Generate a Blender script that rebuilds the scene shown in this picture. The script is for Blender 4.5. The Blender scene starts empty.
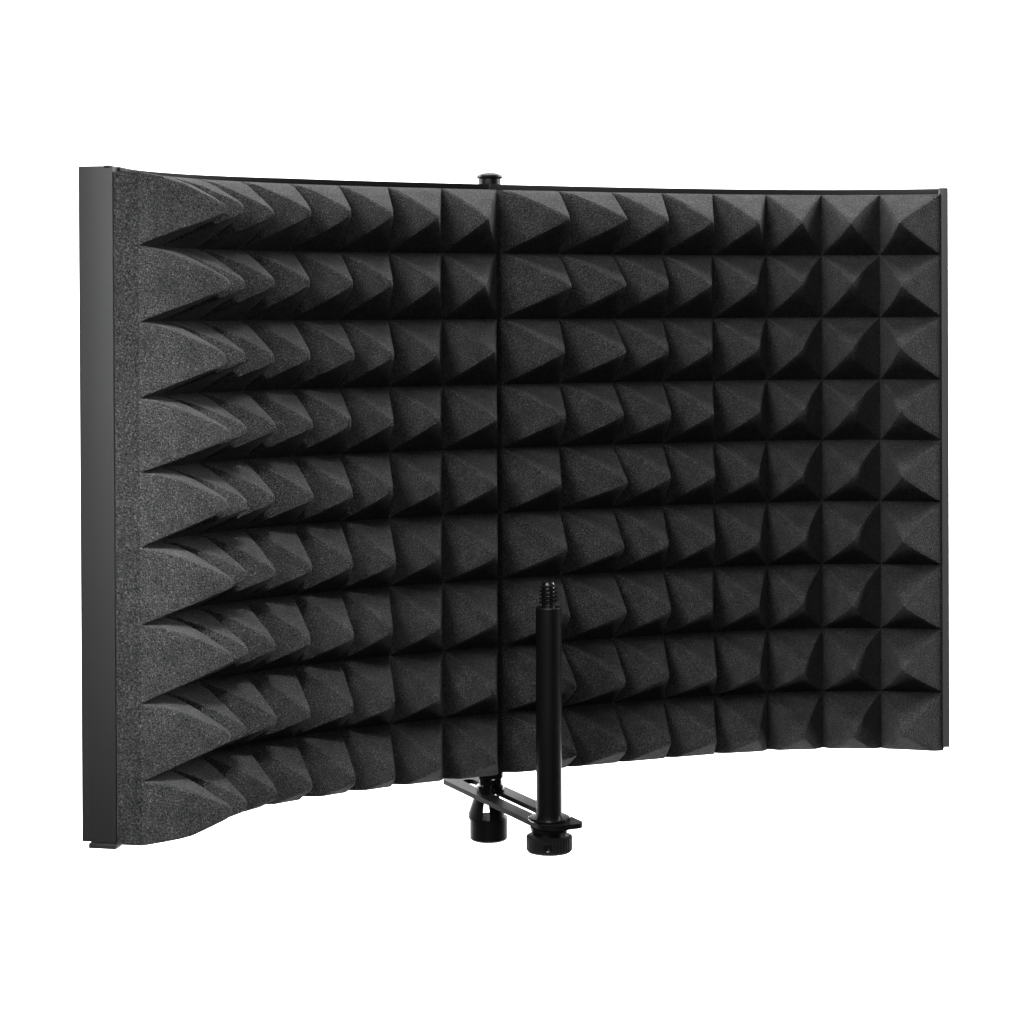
import bpy, bmesh, math, random
from mathutils import Vector, Matrix
random.seed(4)
R = math.radians
S = 0.035 / 76.3          # metres per drawing unit (one foam row is 35 mm)
EYE = 1.45                # camera height above the floor
sc = bpy.context.scene
col = sc.collection

# ------------------------------------------------------------------ materials
def mat(name):
    m = bpy.data.materials.new(name); m.use_nodes = True
    nt = m.node_tree
    return m, nt, nt.nodes['Principled BSDF']

def N(nt, t, **kw):
    n = nt.nodes.new(t)
    for k, v in kw.items():
        if k in n.inputs: n.inputs[k].default_value = v
        else: setattr(n, k, v)
    return n

def foam_material(name='charcoal_open_cell_foam', scale=1600.0, k=1.0):
    m, nt, b = mat(name)
    L = nt.links.new
    tc = N(nt, 'ShaderNodeTexCoord')
    n1 = N(nt, 'ShaderNodeTexNoise', Scale=scale, Detail=3.0, Roughness=0.75)
    n2 = N(nt, 'ShaderNodeTexNoise', Scale=90.0, Detail=3.0, Roughness=0.6)
    v = N(nt, 'ShaderNodeTexVoronoi', Scale=1100.0)
    for n in (n1, n2, v): L(tc.outputs['Object'], n.inputs['Vector'])
    r1 = N(nt, 'ShaderNodeValToRGB')
    e = r1.color_ramp.elements
    e[0].position = 0.38; e[0].color = (0.008*k, 0.008*k, 0.0082*k, 1)
    e[1].position = 0.60; e[1].color = (0.055*k, 0.055*k, 0.056*k, 1)
    x = r1.color_ramp.elements.new(0.68); x.color = (0.16*k, 0.16*k, 0.16*k, 1)
    L(n1.outputs['Fac'], r1.inputs['Fac'])
    r2 = N(nt, 'ShaderNodeMapRange'); r2.inputs['From Min'].default_value = 0.3; r2.inputs['From Max'].default_value = 0.7
    r2.inputs['To Min'].default_value = 0.78; r2.inputs['To Max'].default_value = 1.2
    L(n2.outputs['Fac'], r2.inputs['Value'])
    mx = N(nt, 'ShaderNodeMix', data_type='RGBA', blend_type='MULTIPLY'); mx.inputs[0].default_value = 1.0
    L(r1.outputs['Color'], mx.inputs[6]); L(r2.outputs['Result'], mx.inputs[7])
    L(mx.outputs[2], b.inputs['Base Color'])
    b.inputs['Roughness'].default_value = 1.0
    b.inputs['Specular IOR Level'].default_value = 0.06
    b.inputs['Sheen Weight'].default_value = 0.05
    b.inputs['Sheen Roughness'].default_value = 0.5
    ad = N(nt, 'ShaderNodeMath', operation='ADD')
    L(n1.outputs['Fac'], ad.inputs[0]); L(v.outputs['Distance'], ad.inputs[1])
    bp = N(nt, 'ShaderNodeBump', Strength=0.9, Distance=0.0006)
    L(ad.outputs[0], bp.inputs['Height']); L(bp.outputs['Normal'], b.inputs['Normal'])
    return m

def metal_material(name, base, rough, spec, bump=0.15, metallic=0.0, scale=900.0):
    m, nt, b = mat(name)
    L = nt.links.new
    tc = N(nt, 'ShaderNodeTexCoord')
    n1 = N(nt, 'ShaderNodeTexNoise', Scale=scale, Detail=2.0)
    n2 = N(nt, 'ShaderNodeTexNoise', Scale=25.0, Detail=4.0)
    L(tc.outputs['Object'], n1.inputs['Vector']); L(tc.outputs['Object'], n2.inputs['Vector'])
    b.inputs['Base Color'].default_value = (base, base, base * 1.02, 1)
    mr = N(nt, 'ShaderNodeMapRange'); mr.inputs['To Min'].default_value = rough - 0.06; mr.inputs['To Max'].default_value = rough + 0.06
    L(n2.outputs['Fac'], mr.inputs['Value']); L(mr.outputs['Result'], b.inputs['Roughness'])
    b.inputs['Specular IOR Level'].default_value = spec
    b.inputs['Metallic'].default_value = metallic
    bp = N(nt, 'ShaderNodeBump', Strength=bump, Distance=0.0002)
    L(n1.outputs['Fac'], bp.inputs['Height']); L(bp.outputs['Normal'], b.inputs['Normal'])
    return m

FOAM = foam_material()
FOAM_CUT = foam_material('sawn_foam_edge', 1150.0, 0.72)
PANEL = metal_material('satin_charcoal_powder_coat', 0.010, 0.56, 0.36, 0.16)
BLACK = metal_material('black_painted_steel', 0.004, 0.38, 0.24, 0.06)
FLANGE = metal_material('satin_flange_painted_gloss', 0.085, 0.55, 0.18, 0.08)  # panel coat with its gloss highlight put into a lighter base colour
PLATE = metal_material('matt_black_steel_plate', 0.006, 0.5, 0.06, 0.06)
GLOSS = metal_material('glossy_black_steel', 0.006, 0.16, 0.75, 0.03)
STEEL = metal_material('blackened_thread_steel', 0.045, 0.30, 0.5, 0.05, metallic=0.9)
RUBBER = metal_material('knurled_black_plastic', 0.009, 0.5, 0.3, 0.2)

# ------------------------------------------------------------------ the curve the shield follows (plan view, drawing units)
PX = [-369.9, -359.5, -331.1, -290.9, -242.7, -193.2, -139.4, -79.7, -14.4, 55.4, 118.8, 180.7, 244.0, 310.9, 379.7, 451.0, 523.5]
PY = [2178.7, 2246.9, 2308.5, 2361.3, 2406.8, 2443.7, 2477.5, 2510.6, 2544.1, 2577.7, 2606.4, 2632.0, 2654.5, 2672.7, 2683.2, 2682.7, 2667.2]
PX = [2*PX[0]-PX[1]-8] + PX + [2*PX[-1]-PX[-2]]
PY = [2*PY[0]-PY[1]] + PY + [2*PY[-1]-PY[-2]-10]

def curve(t):
    """t in 0..16 counts foam columns; returns point and unit tangent (Catmull-Rom)."""
    i = min(max(int(math.floor(t)), 0), 15); f = t - i
    def cr(a):
        p0, p1, p2, p3 = a[i], a[i+1], a[i+2], a[i+3]
        v = 0.5*((2*p1) + (-p0+p2)*f + (2*p0-5*p1+4*p2-p3)*f*f + (-p0+3*p1-3*p2+p3)*f**3)
        d = 0.5*((-p0+p2) + 2*(2*p0-5*p1+4*p2-p3)*f + 3*(-p0+3*p1-3*p2+p3)*f*f)
        return v, d
    x, dx = cr(PX); y, dy = cr(PY)
    l = math.hypot(dx, dy)
    return x, y, dx/l, dy/l

# pivot: the shield leans a fraction of a degree
PIV = (60.0, 2550.0, -200.0)
def P(x, y, z):
    """drawing units -> local metres about the shield's own origin"""
    w = min(max((100.0-x)/470.0, 0.0), 1.0)
    x2 = x - (0.0030 + 0.0028*w*w)*(z+200.0)      # the wings stand a hair out of plumb
    z2 = z + 0.003*(x-75.0)
    return Vector(((x2-PIV[0])*S, (y-PIV[1])*S, (z2+620.0)*S))

root = bpy.data.objects.new('isolation_shield', None); col.objects.link(root)
root.location = (PIV[0]*S, PIV[1]*S, EYE - 620.0*S)
root['label'] = 'black curved sound shield lined with pyramid foam, slotted bracket and threaded post at its foot'
root['category'] = 'acoustic shield'

def link(name, bm, m, parent=root, smooth=None):
    me = bpy.data.meshes.new(name); bm.normal_update(); bm.to_mesh(me); bm.free()
    me.materials.append(m)
    if smooth is not None:
        me.shade_smooth() if smooth >= 180 else None
        if smooth < 180:
            me.shade_smooth()
            b2 = bmesh.new(); b2.from_mesh(me)
            for e in b2.edges:
                if len(e.link_faces) == 2 and e.calc_face_angle(0) > R(smooth): e.smooth = False
            b2.to_mesh(me); b2.free()
    o = bpy.data.objects.new(name, me); col.objects.link(o); o.parent = parent
    return o

# ------------------------------------------------------------------ foam
ROWZ = [137.5, 63.5, -12.5, -88.5, -162.5, -237.5, -314.5, -393.0, -470.0, -547.0]
CUT = -543.0
RISE = 0.13     # the lower edge is trimmed slightly upwards towards the tips
OFF = [0.037, 0.046, 0.018, -0.037, -0.033, -0.125, -0.132, -0.125, 0.072, 0.161, 0.049, -0.035, -0.102, -0.178, -0.148, -0.109]
BUL = [0.7, 0.6, 0.55, 0.5, 0.5, 0.4, 0.3, 0.25, 0.4, 0.4, 0.35, 0.25, 0.15, 0.1, 0.05, 0.0]
ROW8 = [7, 8, 0, -2, -5, 1, 3, 10, 10]
ROW7 = [-4, -6, 0, 2, 2, 3, 3, 2, 2]
H = 1.09*76.3
TF = 26.0      # foam base thickness

def smin(a, b, k):
    h = max(k - abs(a-b), 0.0)/k
    return min(a, b) - h*h*k*0.25

def wob(x, y, z, s):
    return math.sin(x*.031*s+y*.017+1.3)*math.sin(z*.043*s+.7) + .6*math.sin(x*.083*s-z*.061*s+y*.05)

def cut_at(x): return -537.0 - 0.0075*(x-75.0) - 3.0*max(0.0, 1-(x/330.0)**2)

def foam(c0, c1, gap0, gap1):
    bm = bmesh.new()
    n = 20
    ap = {}
    for c in range(c0, c1):
        for r in range(9):
            lean = OFF[c]*76.3 + random.uniform(-2.0, 2.0)
            if c == 8: lean += ROW8[r]*1.15
            if c == 7: lean += ROW7[r]*1.15
            if c == 8 or c == 7: lean -= 0
            ap[c, r] = (lean, random.uniform(-2.2, 2.2), H*random.uniform(0.965, 1.03), random.choice((0.02, 0.05, 0.08, 0.16)))
            if c < 6:        # the strongly bent end carries blunter, fuller wedges
                a = ap[c, r]; q = 0.16 + random.uniform(0, 0.08)
                ap[c, r] = (a[0], a[1], H*1.09*random.uniform(0.98, 1.02), q)
    nc = (c1-c0)*n; verts = []
    rows = []          # list of (row index, v)
    for r in range(9):
        for k in range(n + (1 if r == 8 else 0)):
            rows.append((r, 1 - 2*k/n))
    # cut the last row flat
    zc = lambda r, v: (ROWZ[r]+ROWZ[r+1])/2 + v*(ROWZ[r]-ROWZ[r+1])/2
    out = []
    for (r, v) in rows:
        if zc(r, v) > CUT + 1.5: out.append((r, v))
    vcut = 1 - 2*(ROWZ[8]-CUT)/(ROWZ[8]-ROWZ[9])
    out.append((8, vcut)); rows = out
    def base_pt(c, u):
        t = c + (u+1)/2
        x, y, tx, ty = curve(t)
        if c == c0 and gap0:  x += tx*gap0*(1-(u+1)/2); y += ty*gap0*(1-(u+1)/2)
        if c == c1-1 and gap1: x -= tx*gap1*((u+1)/2); y -= ty*gap1*((u+1)/2)
        return x, y, tx, ty
    for (r, v) in rows:
        line = []
        for j in range(nc+1):
            c = c0 + min(j//n, c1-c0-1); k = j - (c-c0)*n
            u = -1 + 2*k/n
            x, y, tx, ty = base_pt(c, u)
            lean, lz, hh, tip = ap[c, r]
            hu = 1-abs(u)
            b = BUL[c]*0.8
            hv = (1-v)*(1-b) + b*math.sqrt(max(0, 1-v)) if v > 0 else 1+v
            h = smin(hu, hv, 0.075)
            h = smin(h, 1.0-tip*0.5, 0.09)       # blunt tips
            h = max(h, 0.0)
            # slight bow of the faces and soft valleys
            h = h + 0.008*math.sin(math.pi*min(h, 1))
            z = zc(r, v)
            if 0 < j < nc and 1 > v and r + (1-v) > 0.2 and z > CUT + 14: z += 0.9*math.sin(x*0.047 + r*2.1)*math.sin(x*0.013 + r)
            w = wob(x, y, z, 1.0)
            d = h*hh + w*0.7*min(1, h*4)
            lx = lean*h
            z = max(z, cut_at(x) + RISE*d - lz*h)
            line.append(bm.verts.new(P(x + ty*d + tx*lx, y - tx*d + ty*lx, z + lz*h)))
        verts.append(line)
    # front triangles: split the quads along the ridges
    for i in range(len(rows)-1):
        r, v = rows[i]; vm = (v + (rows[i+1][1] if rows[i+1][1] < v else -1))/2
        for j in range(nc):
            u = -1 + 2*((j % n)+0.5)/n
            a, b_, c_, d_ = verts[i][j], verts[i][j+1], verts[i+1][j+1], verts[i+1][j]
            if u*vm < 0:   # upper left / lower right: ridge runs a->c
                bm.faces.new((a, c_, b_)); bm.faces.new((a, d_, c_))
            else:
                bm.faces.new((a, d_, b_)); bm.faces.new((b_, d_, c_))
    # side, top, bottom and back skin
    def backv(j, z, cut=False):
        c = c0 + min(j//n, c1-c0-1); k = j-(c-c0)*n; u = -1+2*k/n
        x, y, tx, ty = base_pt(c, u)
        return bm.verts.new(P(x - ty*TF, y + tx*TF, cut_at(x) if cut else z))
    top = [backv(j, ROWZ[0]) for j in range(nc+1)]
    bot = [backv(j, CUT, True) for j in range(nc+1)]
    for j in range(nc):
        bm.faces.new((top[j], verts[0][j], verts[0][j+1], top[j+1]))
        bm.faces.new((verts[-1][j], bot[j], bot[j+1], verts[-1][j+1]))
        bm.faces.new((top[j+1], bot[j+1], bot[j], top[j]))
    L0 = [v[0] for v in verts]; fa = bm.faces.new(L0[::-1] + [top[0], bot[0]])
    L1 = [v[-1] for v in verts]; fb = bm.faces.new(L1 + [bot[-1], top[-1]])
    fa.material_index = fb.material_index = 1
    bmesh.ops.recalc_face_normals(bm, faces=bm.faces)
    o = link('acoustic_foam', bm, FOAM, smooth=17)
    o.data.materials.append(FOAM_CUT)
    return o

foam(0, 8, 0, 3.0)
foam(8, 16, 3.0, 0)

# ------------------------------------------------------------------ steel back panels
MT, MB = 145.5, -532.0
def slab(t0, t1, f0, f1, zt, zb, n=70, bev=1.2, e0=0.0, e1=0.0):
    """solid slab following the curve between depths f0 (front) and f1 (back)"""
    bm = bmesh.new(); rings = []
    for k in range(n+1):
        t = t0 + (t1-t0)*k/n
        x, y, tx, ty = curve(t)
        if k == 0: x -= tx*e0; y -= ty*e0
        if k == n: x += tx*e1; y += ty*e1
        dz = 2.2*min(max((-x-230.0)/140.0, 0.0), 1.0) if zt > 100 else 0
        a = lambda d, z: bm.verts.new(P(x - ty*d, y + tx*d, z - (dz if (z == zt and z > 139) else 0)))
        rings.append([a(f0, zt), a(f0, zb), a(f1, zb), a(f1, zt)])
    for A, B in zip(rings, rings[1:]):
        for q in range(4):
            bm.faces.new((A[q], A[(q+1) % 4], B[(q+1) % 4], B[q]))
    bm.faces.new(rings[0]); bm.faces.new(rings[-1][::-1])
    bmesh.ops.recalc_face_normals(bm, faces=bm.faces)
    if bev:
        ed = [e for e in bm.edges if e.calc_face_angle(0) > R(60)]
        bmesh.ops.bevel(bm, geom=ed, offset=bev*S, segments=2, profile=0.6, affect='EDGES')
    return bm

def box(bm, c, ax, ay, hx, hy, hz, bev=0):
    """box centred at c (units), plan axes ax, ay (unit 2-vectors), half sizes"""
    vs = []
    for sx in (-1, 1):
        for sy in (-1, 1):
            for sz in (-1, 1):
                vs.append(bm.verts.new(P(c[0]+ax[0]*hx*sx+ay[0]*hy*sy, c[1]+ax[1]*hx*sx+ay[1]*hy*sy, c[2]+hz*sz)))
    f = [(0,1,3,2),(4,6,7,5),(0,4,5,1),(2,3,7,6),(0,2,6,4),(1,5,7,3)]
    fs = [bm.faces.new([vs[i] for i in q]) for q in f]
    bmesh.ops.recalc_face_normals(bm, faces=fs)
    if bev:
        ed = list({e for ff in fs for e in ff.edges})
        bmesh.ops.bevel(bm, geom=ed, offset=bev*S, segments=2, profile=0.6, affect='EDGES')

pl = link('back_panel', slab(0, 8, TF+0.6, TF+37, MT, MB, e0=1.5, e1=-0.1), PANEL, smooth=35)
pr = link('back_panel', slab(8, 16, TF+0.6, TF+37, MT, MB, e0=-0.1, e1=1.0), PANEL, smooth=35)
# thin folded rim of the tray: top lip and end lip standing just proud of the foam
x, y, tx, ty = curve(16)
bm = bmesh.new()
ca, sa = math.cos(0.14), math.sin(0.14)
ux, uy = tx*ca - ty*sa, tx*sa + ty*ca            # the end rim closes inwards towards the back
box(bm, (x - tx*1.6 - ty*34, y - ty*1.6 + tx*34, (MT+MB)/2-2.4), (ux, uy), (-uy, ux), 5.2, 33.4, (MT-MB)/2+2.0, 1.6)
link('end_flange', bm, FLANGE, pr, smooth=35)
bm = bmesh.new()
box(bm, (x + tx*1.0 - ty*16, y + ty*1.0 + tx*16, MB+3.0), (tx, ty), (-ty, tx), 3.4, 12.0, 6.0, 2.0)
link('corner_clip', bm, BLACK, pr, smooth=35)
bm = bmesh.new()
box(bm, (x + tx*0.4 - ty*20, y + ty*0.4 + tx*20, MT-1.6), (tx, ty), (-ty, tx), 4.0, 16.0, 1.4, 0.8)
link('corner_clip', bm, BLACK, pr, smooth=35)
x, y, tx, ty = curve(0)
bm = bmesh.new()
box(bm, (x - ty*(TF+14.5) + tx*4, y + tx*(TF+14.5)+ty*4, MB-3.2), (tx, ty), (-ty, tx), 8.0, 14.5, 2.6, 0.8)
link('end_cap', bm, PANEL, pl, smooth=35)
bm = bmesh.new()
box(bm, (x - ty*(TF+6.5) + tx*3, y + tx*(TF+6.5)+ty*3, MT-3.0), (tx, ty), (-ty, tx), 5.0, 3.2, 1.4, 0.6)
link('corner_clip', bm, BLACK, pl, smooth=35)

# dark edging strip above the foam
def strip(t0, t1, par, m=None):
    link('edge_strip', slab(t0, t1, TF-2.2, TF+0.4, MT-0.2, 138.2, n=60, bev=0.5), m or PLATE, par, smooth=35)
strip(0.22, 7.98, pl); strip(8.02, 15.95, pr, PANEL)
# ------------------------------------------------------------------ turned parts
def lathe(cx, cy, prof, seg=48, knurl=0.0, kn=0):
    """prof: list of (radius, z); closed with caps"""
    bm = bmesh.new(); rings = []
    if kn: seg = kn*4
    for (r, z) in prof:
        ring = []
        for k in range(seg):
            a = 2*math.pi*k/seg
            rr = r - (knurl if (kn and k % 4 in (2, 3)) else 0.0)
            ring.append(bm.verts.new(P(cx+rr*math.cos(a), cy+rr*math.sin(a), z)))
        rings.append(ring)
    for A, B in zip(rings, rings[1:]):
        for k in range(seg):
            bm.faces.new((A[k], A[(k+1) % seg], B[(k+1) % seg], B[k]))
    bm.faces.new(rings[0][::-1]); bm.faces.new(rings[-1])
    bmesh.ops.recalc_face_normals(bm, faces=bm.faces)
    return bm

HX, HY = -26.5, 2581.0          # centre rod
AX = (0.434, -0.901)            # bracket direction, towards the camera
AP = (0.901, 0.434)             # across the bracket
ZP = -570.0                     # top of the bracket plate

pin = link('hinge_pin', lathe(HX+1.2, HY, [(13.5, MT-6), (13.5, MT+0.5), (13.0, MT+1.0), (13.0, MT+6.6), (14.8, MT+7.4), (15.4, MT+9.0), (14.6, MT+10.8), (12.0, MT+12.6), (8.0, MT+13.8), (3.0, MT+14.3)]), BLACK, smooth=30)
link('clamp_collar', lathe(HX, HY, [(11.5, MB+6), (11.5, -541), (14.6, -541.6), (15.4, -543.5), (15.4, -552), (14.0, -554), (14.0, -560), (16.2, -561.5), (16.2, ZP+0.4)]), GLOSS, smooth=30)

# slotted bracket plate
def plate():
    off = 3.5; hw = 25.5; s0, s1 = -96.0, 187.0; r = 21.0; r2 = 11.0
    def corner(cs, cp, a0, a1, rr, n=8):
        return [(cs + rr*math.cos(R(a0+(a1-a0)*k/n)), cp + rr*math.sin(R(a0+(a1-a0)*k/n))) for k in range(n+1)]
    outer = corner(s1-r2, hw-r2, 90, 0, r2) + corner(s1-r, -hw+r, 0, -90, r) + corner(s0+10, -hw+10, -90, -180, 10) + corner(s0+10, hw-10, 180, 90, 10)
    q0, q1, qw = -76.0, 150.0, 7.0
    inner = corner(q1-qw, 0, 90, -90, qw, 16) + corner(q0+qw, 0, -90, -270, qw, 16)
    # match the slot to the outline by splitting both into two chains (upper / lower)
    bm = bmesh.new(); th = 5.6
    def loop(pts, z): return [bm.verts.new(P(HX + AX[0]*s + AP[0]*(p+off), HY + AX[1]*s + AP[1]*(p+off), z)) for s, p in pts]
    ot, ob_, it, ib = loop(outer, ZP), loop(outer, ZP-th), loop(inner, ZP), loop(inner, ZP-th)
    for A, B in ((ot, ob_), (it, ib)):
        for k in range(len(A)): bm.faces.new((A[k], A[(k+1) % len(A)], B[(k+1) % len(B)], B[k]))
    bm.verts.ensure_lookup_table(); bm.edges.ensure_lookup_table()
    for A, B in ((ot, it), (ob_, ib)):
        es = []
        for Lp in (A, B):
            for k in range(len(Lp)):
                e = bm.edges.get((Lp[k], Lp[(k+1) % len(Lp)])); es.append(e)
        bmesh.ops.triangle_fill(bm, edges=es, use_beauty=True)
    bmesh.ops.recalc_face_normals(bm, faces=bm.faces)
    return bm
link('slotted_bracket', plate(), PLATE, smooth=30)

# stand socket under the bracket: slotted prongs on a short barrel
def socket():
    bm = lathe(HX-2.2, HY, [(20.6, -625.5), (22.4, -623.5), (22.4, -599.0), (18.0, -600.5), (4.0, -609.0)], seg=40)
    # two prongs on either side of a through slot
    def prong(sign):
        rings = []
        for (r, z, g) in ((21.6, -600.0, 4.2), (21.4, -594.0, 4.2), (15.6, -577.0, 2.0), (15.6, ZP-5.8, 2.0)):
            ring = []
            a0 = math.asin(g/r)
            for k in range(13):
                a = a0 + (math.pi-2*a0)*k/12
                ring.append((r*math.sin(a), r*math.cos(a)))
            pts = []
            for across, along in ring:
                pts.append(bm.verts.new(P(HX-2.2+sign*across - 2.6, HY+along, z)))
            rings.append(pts)
        m = len(rings[0])
        fs = []
        for A, B in zip(rings, rings[1:]):
            for k in range(m): fs.append(bm.faces.new((A[k], A[(k+1) % m], B[(k+1) % m], B[k])))
        fs.append(bm.faces.new(rings[0])); fs.append(bm.faces.new(rings[-1]))
        bmesh.ops.recalc_face_normals(bm, faces=fs)
    prong(1); prong(-1)
    return bm
link('stand_socket', socket(), BLACK, smooth=35)

# ------------------------------------------------------------------ microphone post
QX, QY = HX - 1.8 + AX[0]*156 + AP[0]*1.0, HY + AX[1]*156 + AP[1]*1.0
ZT = -333.0
link('washer', lathe(QX, QY, [(23.2, ZP+0.3), (23.8, ZP+1.2), (23.8, ZP+2.6), (22.6, ZP+3.4), (15, ZP+3.5)]), GLOSS, smooth=30)
post = link('post', lathe(QX, QY, [(14.4, ZP+3.0), (14.4, ZT-1.2), (13.4, ZT), (9.0, ZT+0.2)], seg=64), BLACK, smooth=30)
def thread():
    prof = [(7.8, ZT-4), (7.8, ZT+2.2)]
    z = ZT+2.2; p = 4.3
    seg = 48; turns = 5.0; bm = bmesh.new(); n = int(turns*seg); rings = []
    # core
    rings = []
    for (r, zz) in ((7.4, ZT-3), (7.4, ZT+26), (6.2, ZT+28), (3.0, ZT+28.4)):
        rings.append([bm.verts.new(P(QX+r*math.cos(2*math.pi*k/seg), QY+r*math.sin(2*math.pi*k/seg), zz)) for k in range(seg)])
    for A, B in zip(rings, rings[1:]):
        for k in range(seg): bm.faces.new((A[k], A[(k+1) % seg], B[(k+1) % seg], B[k]))
    bm.faces.new(rings[-1])
    prev = None
    for k in range(n+1):
        a = 2*math.pi*k/seg; zz = ZT + 3.0 + p*k/seg
        f = min(1.0, k/12, (n-k)/12)
        ro = 7.4 + 3.1*f
        cur = [bm.verts.new(P(QX+r*math.cos(a), QY+r*math.sin(a), zz+dz)) for r, dz in ((6.6, -1.9), (ro, -0.45), (ro, 0.45), (6.6, 1.9))]
        if prev:
            for q in range(3): bm.faces.new((prev[q], cur[q], cur[q+1], prev[q+1]))
        prev = cur
    bmesh.ops.recalc_face_normals(bm, faces=bm.faces)
    return bm
link('threaded_stud', thread(), STEEL, post, smooth=40)

zk = ZP-5.9
link('spacer', lathe(QX, QY, [(20.0, zk), (21.5, zk-1.5), (21.5, zk-5.0), (19.0, zk-8.0), (18.0, zk-12.5)]), GLOSS, smooth=30)
kb = link('knob', lathe(QX, QY, [(23.0, zk-10.6), (25.8, zk-12.0), (25.8, zk-26.5), (24.0, zk-29.0), (19.0, zk-30.2), (6, zk-30.6)], knurl=1.0, kn=44), RUBBER, smooth=50)
# set screw on the side of the knob facing the viewer
def set_screw():
    bm = bmesh.new(); seg = 20
    d = Vector((-0.08, -1.0)); d.normalize(); t = Vector((1.0, -0.08))
    prof = [(4.6, 24.0), (4.6, 25.9), (3.9, 26.4), (2.6, 26.4), (2.2, 25.0)]
    rings = []
    for r, dist in prof:
        ring = []
        for k in range(seg):
            a = 2*math.pi*k/seg
            ring.append(bm.verts.new(P(QX+d.x*dist+t.x*r*math.cos(a), QY+d.y*dist+t.y*r*math.cos(a), zk-19.5+r*math.sin(a))))
        rings.append(ring)
    for A, B in zip(rings, rings[1:]):
        for k in range(seg): bm.faces.new((A[k], A[(k+1) % seg], B[(k+1) % seg], B[k]))
    bm.faces.new(rings[-1])
    bmesh.ops.recalc_face_normals(bm, faces=bm.faces)
    return bm
link('set_screw', set_screw(), GLOSS, kb, smooth=30)


# ------------------------------------------------------------------ white studio sweep
def sweep():
    bm = bmesh.new(); prof = []
    yb, r = 3.4, 0.6
    prof.append((1.9, 0.0)); prof.append((yb-r, 0.0))
    for k in range(1, 13):
        a = R(90*k/12); prof.append((yb-r+r*math.sin(a), r-r*math.cos(a)))
    prof.append((yb, 4.2))
    for A, B in zip(prof, prof[1:]):
        vs = [bm.verts.new(v) for v in ((-4, A[0], A[1]), (4, A[0], A[1]), (4, B[0], B[1]), (-4, B[0], B[1]))]
        bm.faces.new(vs)
    bmesh.ops.remove_doubles(bm, verts=bm.verts, dist=1e-5)
    bmesh.ops.recalc_face_normals(bm, faces=bm.faces)
    return bm
mw, nt, b = mat('white_paper_sweep')
tc = N(nt, 'ShaderNodeTexCoord'); ns = N(nt, 'ShaderNodeTexNoise', Scale=60.0)
nt.links.new(tc.outputs['Object'], ns.inputs['Vector'])
bp = N(nt, 'ShaderNodeBump', Strength=0.05); nt.links.new(ns.outputs['Fac'], bp.inputs['Height']); nt.links.new(bp.outputs['Normal'], b.inputs['Normal'])
b.inputs['Base Color'].default_value = (0.88, 0.88, 0.88, 1); b.inputs['Roughness'].default_value = 0.9
o = link('backdrop', sweep(), mw, None, smooth=180); o['kind'] = 'structure'

# ------------------------------------------------------------------ lights
def area(name, loc, target, sx, sy, power):
    l = bpy.data.lights.new(name, 'AREA'); l.shape = 'RECTANGLE'; l.size = sx; l.size_y = sy; l.energy = power
    o = bpy.data.objects.new(name, l); col.objects.link(o); o.location = loc
    o.rotation_euler = (Vector(target)-Vector(loc)).to_track_quat('-Z', 'Y').to_euler()
    return o
tgt = (0, 1.15, EYE-0.1)
area('key_softbox', (-0.58, -0.02, EYE+0.60), tgt, 0.62, 0.55, 17.5)
area('overhead_softbox', (-0.1, 1.0, EYE+1.4), tgt, 0.9, 0.4, 17)
area('front_fill_softbox', (0.05, -0.15, EYE+0.15), tgt, 0.35, 0.35, 2.2)
area('added_under_fill', (0.05, 1.12, EYE-1.1), (0.05, 1.15, EYE), 0.5, 0.25, 4.0)  # added lamp, stands in for bounce under the bottom foam row
k = area('added_left_fill', (-0.02, 0.22, EYE+0.50), (-0.245, 1.0, EYE-0.11), 0.16, 0.20, 0.60)  # added narrow beam, brightens the leftmost foam columns
k.data.spread = R(20)
for sx in (-1, 1):
    area('backdrop_lamp', (sx*1.9, 1.9, EYE+0.9), (sx*0.2, 3.4, EYE-0.3), 0.5, 1.6, 130)
area('backdrop_lamp', (0, 2.0, EYE+1.7), (0, 3.4, EYE-0.3), 2.4, 0.5, 90)
area('backdrop_lamp', (0, 2.0, 0.15), (0, 3.4, EYE-0.6), 2.4, 0.5, 70)

w = bpy.data.worlds.new('World'); sc.world = w; w.use_nodes = True
bg = w.node_tree.nodes['Background']; bg.inputs['Color'].default_value = (1, 1, 1, 1); bg.inputs['Strength'].default_value = 0.03

# ------------------------------------------------------------------ camera
cam = bpy.data.cameras.new('camera'); co = bpy.data.objects.new('camera', cam); col.objects.link(co)
co.location = (0, 0, EYE); co.rotation_euler = (R(90), 0, 0)
cam.sensor_width = 36; cam.lens = 2190.8/1024*36; cam.shift_y = -(512-308)/1024; cam.clip_start = 0.05; cam.clip_end = 50
sc.camera = co
sc.render.engine = 'CYCLES'
sc.view_settings.view_transform = 'Standard'; sc.view_settings.look = 'None'
sc.view_settings.exposure = 0; sc.view_settings.gamma = 1; sc.view_settings.use_curve_mapping = False
